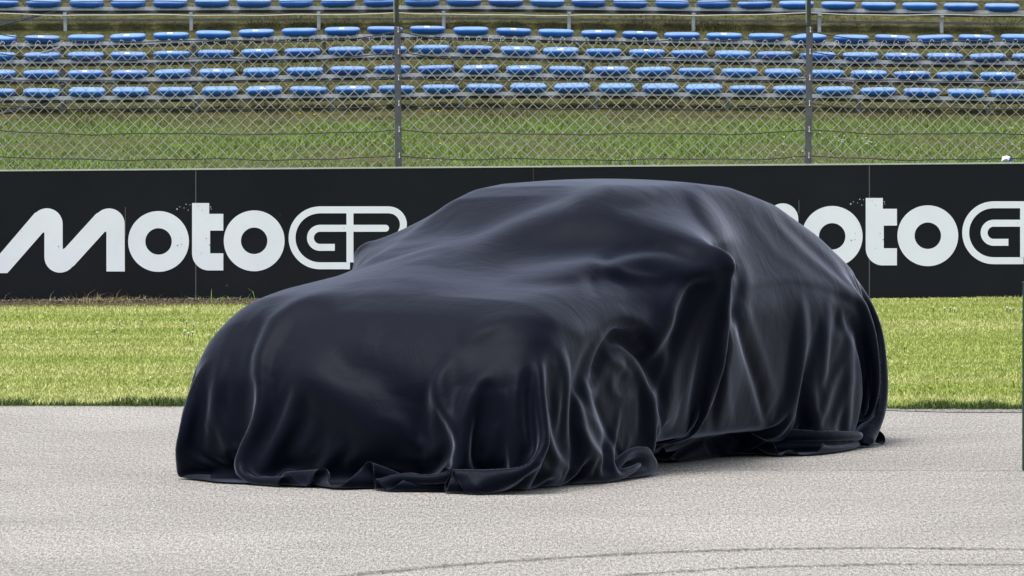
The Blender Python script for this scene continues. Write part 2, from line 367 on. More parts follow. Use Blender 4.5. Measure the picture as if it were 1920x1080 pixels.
# ------------------------------------------------------------------ hoarding
def wp(px,py,dy=0):
    return at(px,py,WY+dy)
hoard=empty('advertising_hoarding',(0,WY,0)); tag(hoard,'long black advertising hoarding with white lettering between lawn and bank','hoarding')
def local(o):
    o.parent=hoard; o.matrix_parent_inverse=Matrix.Translation((0,-WY,0)); return o
topy=lambda px:321.5-.00745*px; boty=lambda px:float(np.interp(px,[-2000,0,367,1000,1630,2600,4000],[589,578,572,565,558,552,546]))
joints=[-1531,-899,-266,367,1000,1630,2262,2893,3524]
for a,b in zip(joints[:-1],joints[1:]):
    g=.9; P=[]
    for dy in(0,.04):
        P+=[wp(a+g,boty(a),0),wp(b-g,boty(b),0),wp(b-g,topy(b),0),wp(a+g,topy(a),0)]
        for q in P[-4:]: q.y+=dy
    local(mesh_obj('panel',P,[(0,1,2,3),(7,6,5,4),(0,4,5,1),(1,5,6,2),(3,2,6,7),(0,3,7,4)],BOARD.m))
    # light metal capping
    q0=wp(a,topy(a));q1=wp(b,topy(b)); P=[]
    for dy in(-.004,.05):
        for q,e in((q0,0),(q1,0),(q1,.012),(q0,.012)): P.append((q.x,q.y+dy,q.z+.002+e))
    local(mesh_obj('top_edge',P,[(0,1,2,3),(7,6,5,4),(0,4,5,1),(1,5,6,2),(3,2,6,7),(0,3,7,4)],EDGE.m))
for a in joints[1:-1]:
    p0=wp(a,boty(a)); p1=wp(a,topy(a)); mb=MB(); mb.box(((p0+p1)/2)+Vector((0,.012,0)),(.011,.02,p1.z-p0.z-.004)); local(mb.build('joint_strip',SEAM.m if a!=1000 else SEAM2.m))
for px,y0,y1 in((235,388,442),(1498,375,400)):
    p0=wp(px,y1);p1=wp(px,y0); mb=MB(); mb.box(((p0+p1)/2)+Vector((0,-.0015,0)),(.005,.003,p1.z-p0.z)); local(mb.build('scratch',SEAM.m))
P=[]
for dy in(.012,.05):
    for px,dz in((-1531,0),(3524,0)):
        q=wp(px,boty(px)); P+= [(q.x,q.y+dy,q.z-.22),(q.x,q.y+dy,q.z-.002)]
pl=[]; xsP=[-1531,-899,-266,0,367,1000,1630,2262,3524]; V=[];Q=[]
for px in xsP:
    q=wp(px,boty(px)); V+=[(q.x,q.y+.012,q.z-.30),(q.x,q.y+.012,q.z-.003),(q.x,q.y+.06,q.z-.003),(q.x,q.y+.06,q.z-.30)]
for i in range(len(xsP)-1):
    for j in range(3): Q.append((4*i+j,4*i+4+j,4*i+5+j,4*i+j+1))
local(mesh_obj('plinth',V,Q,PLINTH.m))
# lettering, outlines in photo pixels of the first set
def arc(cx,cy,r,a0,a1,n=14):
    return [(cx+r*math.cos(R(a0+(a1-a0)*i/n)),cy-r*math.sin(R(a0+(a1-a0)*i/n))) for i in range(n+1)]
def glyph(outer,holes,dx,dy,name='letter',off=0.0):
    cu=bpy.data.curves.new(name,'CURVE'); cu.dimensions='2D'; cu.fill_mode='BOTH'; cu.extrude=.0012
    for loop in [outer]+holes:
        sp=cu.splines.new('POLY'); sp.points.add(len(loop)-1); sp.use_cyclic_u=True
        for k,(a,b) in enumerate(loop):
            w_=wp(a+dx,b+dy-.0075*(a-300)*0); sp.points[k].co=(w_.x,w_.z,0,1)
    t=bpy.data.objects.new('t',cu); col.objects.link(t)
    dg=bpy.context.evaluated_depsgraph_get(); me=bpy.data.meshes.new_from_object(t.evaluated_get(dg)); bpy.data.objects.remove(t)
    for v in me.vertices: v.co=Vector((v.co.x,WY-.0022-off+v.co.z,v.co.y))
    me.materials.clear(); me.materials.append(WHITE.m); me.name=name
    o=bpy.data.objects.new(name,me); col.objects.link(o); local(o)
def stroke(pts,wd):
    """outline of a constant-width open path"""
    L=[];Rr=[]
    for i,p in enumerate(pts):
        a=pts[max(i-1,0)]; b=pts[min(i+1,len(pts)-1)]
        d=(b[0]-a[0],b[1]-a[1]); n=math.hypot(*d); nx_,ny_=-d[1]/n,d[0]/n
        L.append((p[0]+nx_*wd/2,p[1]+ny_*wd/2)); Rr.append((p[0]-nx_*wd/2,p[1]-ny_*wd/2))
    return L+Rr[::-1]
def logo(dx,dy):
    M=[(-31,512),(-31+98,396)]+[]
    M=[(-31,512),(65.5,399)]+arc(88,420,29.5,132,0,12)[0:]+[(117.5,467.5),(122,465)]
    M+= [(180,401)]+arc(204.5,420,29.3,132,0,12)+[(234,509),(199.6,509),(199.6,434.5),(196.5,434.5)]
    M+= [(139,498)]+arc(112.5,482,29.3,-38,-180,12)+[(83.3,436),(80.5,436),(14,512)]
    glyph(M,[],dx,dy)
    circ=lambda cx,cy,r:arc(cx,cy,r,0,354,59)
    glyph(circ(297.3,452.7,57),[circ(297.3,452.7,24.8)],dx,dy)
    T=[(360.2,380.7),(392.3,380.7),(392.3,401),(418.7,401),(418.7,432.4),(394,432.4),(394,475),(418.7,475),(418.7,507)]+arc(392,475.3,31.8,-90,-180,12)
    glyph(T,[],dx,dy)
    glyph(circ(476.6,451.5,57),[circ(476.6,451.5,24.8)],dx,dy)
    path=[(656.2,498.3),(600,498.3)]+arc(600,445.9,52.4,-95,-265,30)+[(600,393.4),(729,393.4)]+arc(729,421,27.4,85,-35,14)
    glyph(stroke(path,13),[],dx,dy)
    path=[(627.7,463.8),(600,463.8)]+arc(600,445.9,17.9,-95,-265,18)+[(600,428),(723,428)]
    s=stroke(path,13); glyph(s,[],dx,dy); 
    glyph(arc(723,428,6.5,90,-90,8),[],dx,dy,'letter')
    glyph([(649.7,399),(662.7,399),(662.7,492),(649.7,492)],[],dx,dy,'letter',.0008)
logo(0,0); logo(1263,-9.5)
def specks(dx,dy):
    for (a,b,s) in((332,392,2.2),(337,388,1.4),(349,383,1.6),(356,384,1.3),(353,394,1.5),(345,390,1.2),(395,388,1.5),(396,392,1.2)):
        mb=MB(); p=wp(a+dx,b+dy); mb.box((p.x,p.y-.002,p.z),(s/SW,.003,s/SW*.8),ch=.0006); local(mb.build('chipped_paint',WHITE.m))
    for (a,b,s) in((110,462,2),(333,460,2.4),(340,458,1.5),(387,447,1.6),(393,459,2),(378,475,1.3),(379,394,1.3),(372,386,1.2),(645,427,1.3),(341,447,1.2),(40,434,1.2)):
        mb=MB(); p=wp(a+dx,b+dy); mb.box((p.x,p.y-.0045,p.z),(s/SW,.003,s/SW*.8),ch=.0006); local(mb.build('rivet',GALVD.m))
specks(0,0); specks(1263,-9.5)

# ------------------------------------------------------------------ chain-link fence
FY=WY+.45; SF=F/FY
fence=empty('chain_link_fence',(0,FY,1.1)); tag(fence,'tall grey chain link fence with steel posts behind the black hoarding','fence')
def lf(o): o.parent=fence; o.matrix_parent_inverse=Matrix.Translation((0,-FY,-1.1)); return o
fp=lambda px,py,dy=0: at(px,py,FY+dy)
posts=[(-25,-27),(745,747.5),(1518,1515),(2290,2288)]
def mesh_top(px):   # sagging upper selvedge, px
    return float(np.interp(px,[-800,-25,0,100,300,500,640,745,800,960,1100,1280,1400,1515,1600,1750,1920,2290,3000],[78,72,80,79,77,73,70,68,70,71,73,74,77,79,78,77,76,72,76]))
cw=22.35; chh=21.6; nrow=13
mb=MB(); k=0
Vv=[];Qq=[]
px=-420.0
while px<2340:
    for base,phase in((px,0),):
        # each wire zigzags between base and base+cw/2
        top=mesh_top(px); n=int((345-top)/(chh/2)); pts=[]
        for i in range(n+1):
            jx=random.gauss(0,.35); jy=random.gauss(0,.3)
            xx=px+(cw/2 if i%2 else 0)+jx; yy=top+4+i*chh/2+jy
            q=fp(xx,yy); q.y+= .004 if i%2 else -.004; pts.append(q)
        q=pts[0]
        # twisted knuckle at the top
        kk=[fp(px-5,top+6),fp(px-4.5,top+1),fp(px-1,top-3),fp(px+3,top-1),fp(px+3.5,top+3)]
        mb.tube(kk,.0026,4)
        r=.0041
        mb.tube(pts,r,4,cap=False)
    # mirrored wire
    top=mesh_top(px+cw/2); pts=[]
    n=int((345-mesh_top(px))/(chh/2))
    for i in range(n+1):
        xx=px+cw/2+(cw/2 if i%2==0 else 0)*1.0-(0)+random.gauss(0,.3); xx=px+(cw if i%2==0 else cw/2)+random.gauss(0,.3)
        yy=mesh_top(px)+4+i*chh/2+random.gauss(0,.3); q=fp(xx,yy); q.y+=(-.004 if i%2 else .004); pts.append(q)
    mb.tube(pts,.0041,4,cap=False)
    px+=cw
lf(mb.build('wire_mesh',WIRE.m,None,True))
# horizontal tension wires, pulled forward at the posts
def hwire(ypost,yspan,rad,mat,dy=-.015,amp=.4,name='tension_wire'):
    mb=MB(); pts=[]
    px=-420
    while px<2700:
        d=min(abs(px-p[0]) for p in posts); seg=0
        k=math.exp(-(d/62.)**1.2); wob=amp*(math.sin(px*.021+ypost)+.6*math.sin(px*.047+yspan))
        yy=yspan+wob*(1-k)+(ypost-yspan)*k
        pts.append(fp(px,yy,dy)); px+=14
    mb.tube(pts,rad,5); lf(mb.build(name,mat,None,True))
for a,b in((59,77),(97,111),(146,152),(194,204),(243,251),(292,299)): hwire(a,b,.0052,DWIRE.m,amp=1.3)
hwire(24,28.5,.006,LWIRE.m,-.05,.8,'strand_wire'); hwire(-1,3,.005,DWIRE.m,-.10,.7)
for i,(a,b) in enumerate(posts):
    mb=MB(); t=fp(a,50); bt=fp(b,345); mid=(t+bt)/2; L=t.z-bt.z; ang=math.atan2(t.x-bt.x,L)
    rot=Matrix.Rotation(ang,3,'Y'); hw=.058
    mb.box(mid+Vector((0,.03,0)),(hw,.006,L),rot); mb.box(mid+rot@Vector((-hw/2+.003,0,0)),(.006,.054,L),rot); mb.box(mid+rot@Vector((hw/2-.003,0,0)),(.006,.054,L),rot)
    mb.box(mid+rot@Vector((0,-.0285,0)),(hw*.999,.003,L),rot)
    p=mb.build('post',POSTM.m); lf(p)
    # cranked arm leaning over the track side
    lean=-9 if i<2 else 6
    mb=MB(); e=fp(a-2,-70,-.32); s=fp(a-1,47,-.01); mb.tube([s,s.lerp(e,.5),e],[.020,.018,.016],6); arm=mb.build('arm',POSTM.m); lf(arm)
    mb=MB(); v0=fp(a-6,42,-.02);v1=fp(a-8,-70,-.30); 
    for d in(-.010,.010): mb.V+=[v0+Vector((d*.3,0,0)),v1+Vector((d,0,0))]
    n=0; mb.V+=[v+Vector((0,.004,0)) for v in mb.V[:4]]
    mb.F=[(0,1,3,2),(4,6,7,5),(0,4,5,1),(2,3,7,6)]
    lf(mb.build('arm_side',PALE.m))  # pale strip forming the left side of the arm
    for y0 in(55,96,145,193,242,291):
        mb=MB()
        for dyp in(-3.5,4.5):
            xx=a+(b-a)*(y0-50)/260+1.5; q=fp(xx,y0+dyp,-.034); 
            mb.box(q,(.013,.012,.012),ch=.003)
        mb.box(fp(a+(b-a)*(y0-50)/260+1.5,y0+.5,-.031),(.006,.004,.05))
        lf(mb.build('wire_clip',BOLT.m))

# ------------------------------------------------------------------ stand rows
CX=[[78,163,245,328.5,413,495.5,578,663,743.7,826.7,908.5,990.8,1073.3,1156.3,1238.3,1320.3,1402,1484,1566,1647.5,1729,1811,1892],
[78,161,242.5,324.7,407.7,490,572,653.8,735.8,817.7,900.8,982.8,1063.7,1145.8,1225.3,1306,1386.7,1468.3,1549,1629.3,1710.5,1791,1871.7],
[78.5,161,240.8,322,405,486.7,567,649.7,729,809.8,890,970.8,1052,1132,1213,1292.5,1373.8,1453.3,1533.3,1614,1693,1771.8,1852.7,1932],
[-2,79,161.3,240.3,321,400.5,481,561.7,642,721.7,801.8,883.3,963,1042.5,1122.8,1200,1279,1358,1437,1516.7,1596,1674,1753.7,1831,1910],
[2,82,162.5,240.5,319.3,397.3,476.3,555,634,714,791.7,870,948,1025.8,1103.5,1181.7,1260,1338.5,1416,1493.5,1572,1647.5,1724.7,1802,1879]]
for r in range(3): CX[r].insert(0,CX[r][0]-83)
LEG=[[119,369,622,867,1118,1363,1610,1851],[119,364,613,857,1101,1346,1575,1818],[118,363,610,850,1093,1336,1577,1820],[118,363,608,846,1082,1320,1558,1796],[123,359,598,832,1067,1300,1536,1765]]
BRACE={0:[(-60,225),(112,189)],2:[(40,114),(112,89)],4:[(-60,62),(116,18)]}
ROWN=['lowest row','second lowest row','middle row','second highest row','highest row']
# seat shell: wide upper lip, narrower underside, slight crown, raised rear rim
def seat_mesh(var):
    prof=[(.150,.000),(.170,.002),(.187,.014),(.200,.036),(.2075,.058),(.2075,.073),(.202,.084),(.188,.091),(.15,.095),(.08,.093),(.0,.091)]
    K=40; V=[];Fq=[]
    for (rad,z) in prof:
        for k in range(K):
            t=2*math.pi*k/K; ct,st=math.cos(t),math.sin(t); e=.36
            x=rad*math.copysign(abs(ct)**e,ct); y=.92*rad*math.copysign(abs(st)**.6,st)
            zz=z*.80
            if z>.03: zz+= .034*((y/.19)*.5+.5)*((z-.03)/.07)      # rises to the rear
            if var and y>.10 and z>.09: zz+=.012*min(1,(y-.10)/.03)*(1 if rad>.15 else -.8)
            V.append((x,y,zz))
    n=len(prof)
    for i in range(n-1):
        for k in range(K):
            q=(k+1)%K; Fq.append((i*K+k,i*K+q,(i+1)*K+q,(i+1)*K+k))
    Fq.append(tuple(reversed(range(K))))
    return V,Fq
def make_seat(var,sticker):
    root=empty('stadium_seat'); V,Fq=seat_mesh(var)
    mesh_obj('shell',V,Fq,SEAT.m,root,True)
    mb=MB(); mb.box((0,-.02,-.006),(.22,.22,.012)); mb.build('bracket',GALVD.m,root)
    if sticker:
        mb=MB(); mb.box((-.005,-.165,.078),(.062,.03,.003),Matrix.Rotation(R(38),3,'X'),ch=.001); mb.build('number_sticker',STICK.m,root)
    return root
protos={}
PO=[745,1516]
ORD=['first','second','third','fourth','fifth','sixth','seventh','eighth','ninth','tenth','eleventh','twelfth']
def seat_label(r,px,xs):
    rn=ROWN[r]
    i=xs.index(px)
    dl=[abs(x-PO[0]) for x in xs]; dr=[abs(x-PO[1]) for x in xs]
    il,ir=dl.index(min(dl)),dr.index(min(dr))
    if i==il: return f'blue plastic seat nearest the left fence post, {rn} of the stand'
    if i==ir: return f'blue plastic seat nearest the right fence post, {rn} of the stand'
    if i<il: return f'blue plastic seat, {ORD[il-i-1]} to the left of the left fence post, {rn}'
    if i>ir: return f'blue plastic seat, {ORD[i-ir-1]} to the right of the right fence post, {rn}'
    return f'blue plastic seat, {ORD[i-il-1]} to the right of the left fence post, {rn}'
NOST=set()
STK={(0,78):0}
def has_sticker(r,i): 
    return {4:False}.get(r, (i*7+r*3)%11 not in (0,1,3,6,9)) if r==3 else (r in(1,2) and (i*5+r*4)%9 in(1,2,5)) or (r==0 and i in(6,8)) or (r==3 and i in(2,3,5,6,7,8,10,11,12,20,23,24))
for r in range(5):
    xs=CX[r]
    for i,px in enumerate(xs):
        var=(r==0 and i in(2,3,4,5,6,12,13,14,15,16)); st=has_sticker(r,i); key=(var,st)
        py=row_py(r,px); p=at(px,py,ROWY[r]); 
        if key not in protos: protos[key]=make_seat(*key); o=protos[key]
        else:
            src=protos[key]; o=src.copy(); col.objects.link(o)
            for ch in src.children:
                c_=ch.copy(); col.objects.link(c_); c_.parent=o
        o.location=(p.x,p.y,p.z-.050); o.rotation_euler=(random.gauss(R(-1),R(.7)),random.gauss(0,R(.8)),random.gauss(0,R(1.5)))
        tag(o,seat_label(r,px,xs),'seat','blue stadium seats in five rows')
    # bench that carries the row
    bench=empty('seat_bench',(0,ROWY[r],1.5)); tag(bench,f'grey steel bench frame carrying the {ROWN[r]} of blue seats','bench frame','steel bench frames of the stand')
    def lb(o): o.parent=bench; o.matrix_parent_inverse=Matrix.Translation((0,-ROWY[r],-1.5)); return o
    def bar(dz,h,d,dyo,mat,nm,x0=-1):
        V=[];Q=[]; XS=[p/1. for p in np.linspace(-260,2180,62)]
        for px in XS:
            q=at(px,row_py(r,px),ROWY[r]); zc=q.z+dz; 
            V+=[(q.x,q.y+dyo-d/2,zc-h/2),(q.x,q.y+dyo-d/2,zc+h/2),(q.x,q.y+dyo+d/2,zc+h/2),(q.x,q.y+dyo+d/2,zc-h/2)]
        for k in range(len(XS)-1):
            for j in range(4): Q.append((4*k+j,4*k+4+j,4*k+4+(j+1)%4,4*k+(j+1)%4))
        Q+=[(0,1,2,3)]; lb(mesh_obj(nm,V,Q,mat))
    bar(-.060,.042,.07,-.09,GALV.m,'beam'); bar(-.092,.05,.05,.12,GALVD.m,'rear_beam')
    bar(-.225 if r<4 else -.205,.055,.03,.34,GALVD.m,'foot_rail')
    for px in [LEG[r][0]-247]+LEG[r]+[LEG[r][-1]+245]:
        q=at(px,row_py(r,px),ROWY[r]); mb=MB(); top=q.z-.105 ; bot=q.z-.42
        mb.box((q.x,q.y-.045,(top+bot)/2),(.042,.042,top-bot),ch=.005); mb.box((q.x,q.y+.02,top-.012),(.042,.30,.022)); lb(mb.build('leg',GALVD.m if r not in(4,) else GALV.m))
    if r in BRACE:
        (a,b),(c2,d2)=BRACE[r]; mb=MB(); mb.tube([at(a,b,ROWY[r]-.07),at(c2,d2,ROWY[r]-.07)],.016,6); lb(mb.build('brace',GALVD.m))

# ------------------------------------------------------------------ flowers, litter, green post
def flower(name,px,py,mat,Y,label,cat,group,s):
    p=at(px,py,Y); gz=float(bank_z(p.x,p.y)) if Y>WY else float(lawn_z(p.x,p.y)); 
    root=empty(name,(p.x,p.y,min(gz,p.z-.02))); tag(root,label,cat,group)
    mb=MB(); n=7
    c0=Vector((0,0,p.z-root.location.z))
    for k in range(n):
        t=2*math.pi*k/n; d=Vector((math.cos(t),math.sin(t),.25)); e=Vector((-math.sin(t),math.cos(t),0))
        b=len(mb.V); mb.V+=[c0,c0+d*s*.6+e*s*.28,c0+d*s,c0+d*s*.6-e*s*.28]; mb.F.append((b,b+1,b+2,b+3))
    mb.tube([c0-Vector((0,0,s*.15)),c0+Vector((0,0,s*.45))],[s*.55,s*.35],7); mb.build('flower_head',mat,root)
    m2=MB(); m2.tube([(0,0,0),c0],.0035,4); m2.build('stem',STEM.m,root)
def bankY(px,py):
    lo,hi=WY+.3,64.0
    for _ in range(30):
        m=(lo+hi)/2; q=at(px,py,m)
        if q.z>float(bank_z(q.x,m))+.09: lo=m
        else: hi=m
    return m
for (px,py) in [(809,206),(822,208.5),(852,252),(700,265),(721,270),(826,270),(562,213),(590,215),(553,240),(602,245),(107,309),(1253,228),(1260,222),(1268,217),(1780,263),(1899,241)]:
    flower('dandelion',px,py,YEL.m,bankY(px,py),'small yellow dandelion in the long grass behind the fence','flower','yellow dandelions on the bank',.022)
for (px,py) in [(1470,257),(1472,247),(1469,271),(1454,283),(1469,286),(1387,291),(1505,284),(1537,249),(1542,260),(1565,257),(1572,264),(1580,262),(1578,266),(1583,255),(1616,260),(1624,259),(1625,270),(1630,266),(1634,267),(1642,273),(1488,297),(1530,307),(1550,296),(1830,277),(1841,273),(1893,239),(1916,250),(1898,271),(1912,279),(1835,248),(803,300),(827,301),(1718,278)]:
    flower('daisy',px,py,DAI.m,bankY(px,py),'tiny white daisy in the grass on the bank behind the fence','flower','white daisies on the bank',.017)
def lawnY(py,px):
    lo,hi=34.9,WY-.2
    for _ in range(30):
        m=(lo+hi)/2; q=at(px,py,m)
        if q.z>float(lawn_z(q.x,m))+.045: lo=m
        else: hi=m
    return m
for (px,py,k) in [(182,624,1),(361,623,1),(347,620,1),(353,625,1),(214,617,0),(37,612,0),(56,612,0),(266,600,0),(350,603,0),(363,608,0),(392,628,0),(225,602,0),(1750,576,0),(1771,578,1),(1782,577,0),(1790,579,1),(1888,577,1),(1894,579,1),(1900,578,0),(1917,580,0)]:
    flower('daisy',px,py,DAI.m,lawnY(py,px),'tiny white daisy in the mown lawn before the hoarding','flower','white daisies in the lawn',.014+.006*k)
for (px,py) in [(1900,713),(1779,713),(1744,725),(1757,708),(1696,650)]:
    flower('dandelion',px,py,YEL.m,lawnY(py,px),'small yellow dandelion in the lawn right of the car','flower','yellow dandelions in the lawn',.014)
Yl=bankY(1888,300); p=at(1888,298,Yl-.3); lit=empty('litter',tuple(p)); tag(lit,'crumpled white and blue wrapper in the grass behind the hoarding','litter')
mb=MB(); mb.V=[Vector(v) for v in[(-.05,0,-.02),(.03,0,-.022),(.035,.02,.018),(-.04,.015,.022),(-.01,-.02,.005),(0,.02,.03)]]; mb.F=[(0,4,3),(0,1,4),(1,2,4),(4,2,5),(4,5,3)]; mb.build('wrapper',LITW.m,lit)
mb=MB(); mb.V=[Vector(v) for v in[(.012,-.012,-.02),(.05,-.01,-.02),(.03,-.005,.02),(.03,.02,.0)]]; mb.F=[(0,1,2),(1,3,2),(0,2,3)]; mb.build('printed_corner',LITB.m,lit)
gp=road_pt(1917,883); mb=MB(); mb.box((gp.x+.03,gp.y,.48),(.06,.06,.96),ch=.004)
gpo=empty('marker_post',(gp.x+.03,gp.y,0)); tag(gpo,'thin dark green post standing on the asphalt at the right edge','post')
o=mb.build('shaft',GREENP.m); o.parent=gpo; o.matrix_parent_inverse=Matrix.Translation((-(gp.x+.03),-gp.y,0))
mb=MB(); mb.box((gp.x+.03,gp.y,.963),(.066,.066,.006)); o=mb.build('cap',GREENP.m); o.parent=gpo; o.matrix_parent_inverse=Matrix.Translation((-(gp.x+.03),-gp.y,0))

# ------------------------------------------------------------------ covered car
# the sheet is draped over the car's shape by a small cloth solver (about a minute), then its folds are arranged
def upsample(X):
    """one Catmull-Rom doubling of the sheet in both directions"""
    for ax in (0,1):
        X=np.moveaxis(X,ax,0); n=len(X); P=np.concatenate([2*X[:1]-X[1:2],X,2*X[-1:]-X[-2:-1]])
        mid=(-P[:-3]+9*P[1:-2]+9*P[2:-1]-P[3:])/16
        Y=np.empty((2*n-1,)+X.shape[1:]); Y[::2]=X; Y[1::2]=mid; X=np.moveaxis(Y,0,ax)
    return X
def to_world(q):
    C0=np.array([-.281,28.84]); B=np.array([.485,.875]); L=np.array([.875,-.485])
    W=np.empty_like(q); W[...,0]=C0[0]+q[...,0]*B[0]+q[...,1]*L[0]; W[...,1]=C0[1]+q[...,0]*B[1]+q[...,1]*L[1]; W[...,2]=q[...,2]; return W
def normals(W):
    a=np.gradient(W,axis=0); b=np.gradient(W,axis=1); n=np.cross(b,a)
    for _ in range(3):
        n[1:-1,1:-1]=(n[1:-1,1:-1]*2+n[:-2,1:-1]+n[2:,1:-1]+n[1:-1,:-2]+n[1:-1,2:])/6
    n/=np.linalg.norm(n,axis=-1,keepdims=True)+1e-9
    return n
# the larger hand-made folds of the sheet: (line read off the photo, width above/left, width below/right, height in metres)
FOLDS=[
([(640,508),(780,500),(880,482),(960,440),(1060,402),(1150,372),(1230,352)],34,40,0.052),
([(850,466),(950,415),(1030,385),(1080,372)],20,20,-0.023),
([(1000,455),(1080,430),(1150,425),(1230,443),(1300,465),(1362,480)],28,22,0.044),
([(1120,500),(1160,478),(1230,468),(1300,478)],14,14,-0.039),
([(940,525),(1060,520),(1130,508),(1190,490),(1230,492),(1290,512),(1350,498)],22,10,0.044),
([(1090,540),(1200,518),(1270,530),(1315,528)],20,20,-0.052),
([(1108,515),(1120,555)],6,8,-0.016),
([(1288,350),(1308,390),(1335,430),(1370,476)],26,10,0.044),
([(1150,352),(1130,372),(1080,380)],14,14,0.016),
([(1240,372),(1200,390),(1150,395)],12,12,-0.016),
([(640,514),(700,502),(760,490),(830,470)],8,8,-.016),
([(668,463),(730,452),(800,440)],5,5,.007),([(675,475),(750,466),(820,456)],5,5,.008),([(680,487),(760,480),(850,466)],6,6,.008),
([(700,450),(760,425),(820,395)],6,6,.007),([(700,462),(780,428),(850,390)],6,6,-.007),
([(520,562),(600,538),(700,527),(820,520)],18,26,.014),
([(640,548),(720,535),(780,540)],8,10,-.008),
([(470,720),(484,655),(512,604),(560,572),(625,552)],10,24,.040),
([(455,885),(457,800),(461,720),(474,650),(500,600)],18,12,-.040),
([(440,600),(420,660),(405,740),(400,820)],9,14,.014),([(470,585),(440,650),(425,720),(420,800)],9,9,-.014),
([(380,690),(370,760),(372,830)],12,12,-.010),
([(530,600),(500,650),(490,700)],6,6,.009),([(560,600),(525,650),(508,700)],6,6,-.008),([(500,575),(455,620),(430,670)],5,5,.008),
([(860,645),(930,612),(1000,600),(1060,612),(1100,640)],22,12,.030),
([(870,668),(960,650),(1050,658)],16,26,-.028),
([(850,722),(920,728),(985,720)],12,7,-.010),
([(620,690),(700,700),(760,745),(800,800),(835,870)],26,20,-.034),
([(540,690),(620,740),(690,790),(740,850)],50,40,.040),
([(690,620),(790,640),(860,690)],40,36,-.026),
([(822,880),(812,790),(822,710),(858,655)],10,16,.030),
([(790,880),(785,800),(800,720)],9,9,-.020),
([(700,780),(760,800),(790,850)],8,8,.010),([(740,740),(790,760),(812,790)],7,7,-.012),
([(840,890),(850,840),(870,780)],8,8,-.012),([(1075,900),(1020,880),(975,820),(968,740),(985,680)],9,9,.026),
([(1000,860),(990,780),(1000,690)],8,8,-.024),
([(1110,893),(1050,870),(1022,810),(1012,730),(1012,660)],8,8,.026),([(1050,850),(1035,780),(1030,700),(1035,650)],7,7,-.022),
([(1072,870),(1062,790),(1060,710),(1048,645)],7,8,.026),
([(1135,618),(1105,655),(1085,705),(1073,765),(1073,830),(1085,885)],9,9,-.040),
([(1120,600),(1165,592),(1205,612),(1228,650)],14,10,.022),
([(1130,632),(1162,622),(1195,632),(1212,655),(1190,668)],11,13,-.075),
([(1180,672),(1203,715),(1218,785),(1222,850),(1207,890)],16,5,.040),
([(1236,700),(1240,780),(1238,850)],12,12,-.030),
([(1132,640),(1138,668),(1165,688),(1182,705)],7,7,.026),([(1150,700),(1145,728),(1165,748),(1185,735)],7,7,.020),([(1160,655),(1175,680),(1160,720)],6,6,-.018),
([(1092,720),(1112,790),(1160,875)],8,8,.022),([(1083,790),(1110,840),(1165,888)],7,7,.018),([(1110,740),(1135,800),(1168,865)],6,6,-.018),([(1135,790),(1160,840),(1175,885)],6,6,.016),
([(1200,715),(1198,800),(1180,882)],6,6,-.016),
([(1346,508),(1296,523),(1264,562),(1251,612),(1218,660),(1195,672)],8,20,.070),
([(1338,528),(1298,556),(1276,605),(1248,668)],12,16,-.075),
([(1272,590),(1250,650),(1230,720),(1222,790)],7,9,.022),
([(1374,480),(1368,550),(1348,640),(1330,730),(1324,825)],24,7,.065),
([(1384,500),(1378,570),(1358,650),(1342,740),(1336,830)],8,22,-.085),
([(1310,600),(1290,680),(1270,780)],10,10,-.016),([(1290,560),(1275,640),(1252,740)],8,8,.012),
([(1358,560),(1378,640),(1402,720),(1428,805)],8,8,.030),([(1370,570),(1394,650),(1418,720),(1440,810)],8,8,-.030),
([(1352,640),(1360,720),(1368,800)],8,8,.018),([(1390,560),(1420,650),(1450,740)],9,12,.016),
([(1368,545),(1450,526),(1520,531),(1600,560),(1640,590)],14,5,.022),
([(1430,395),(1500,470),(1570,530),(1612,570)],8,8,.014),([(1450,395),(1520,465),(1590,530)],8,8,-.012),([(1400,400),(1450,470),(1520,520)],9,9,.010),([(1470,410),(1550,480),(1610,540)],7,7,.010),
([(1500,540),(1510,640),(1500,760)],9,9,.012),([(1470,540),(1480,640),(1475,760)],10,10,-.010),
([(1555,545),(1548,640),(1540,740)],8,8,.016),([(1575,550),(1565,620),(1555,700)],7,7,-.014),
([(1600,600),(1590,700),(1585,800)],8,8,.018),([(1590,585),(1612,640),(1625,720),(1625,790)],12,10,-.040),
([(1610,560),(1636,620),(1648,700),(1642,780)],8,10,.024),
([(1540,780),(1558,720),(1595,660)],6,6,.016),([(1530,740),(1560,690),(1590,620)],6,6,-.012),([(1560,800),(1580,740),(1600,700)],6,6,.012),
([(1420,812),(1500,820),(1600,818),(1636,796)],10,8,.018),([(1440,832),(1520,836),(1612,828)],6,6,-.030),([(1450,846),(1540,846),(1618,840)],6,6,.018),
]
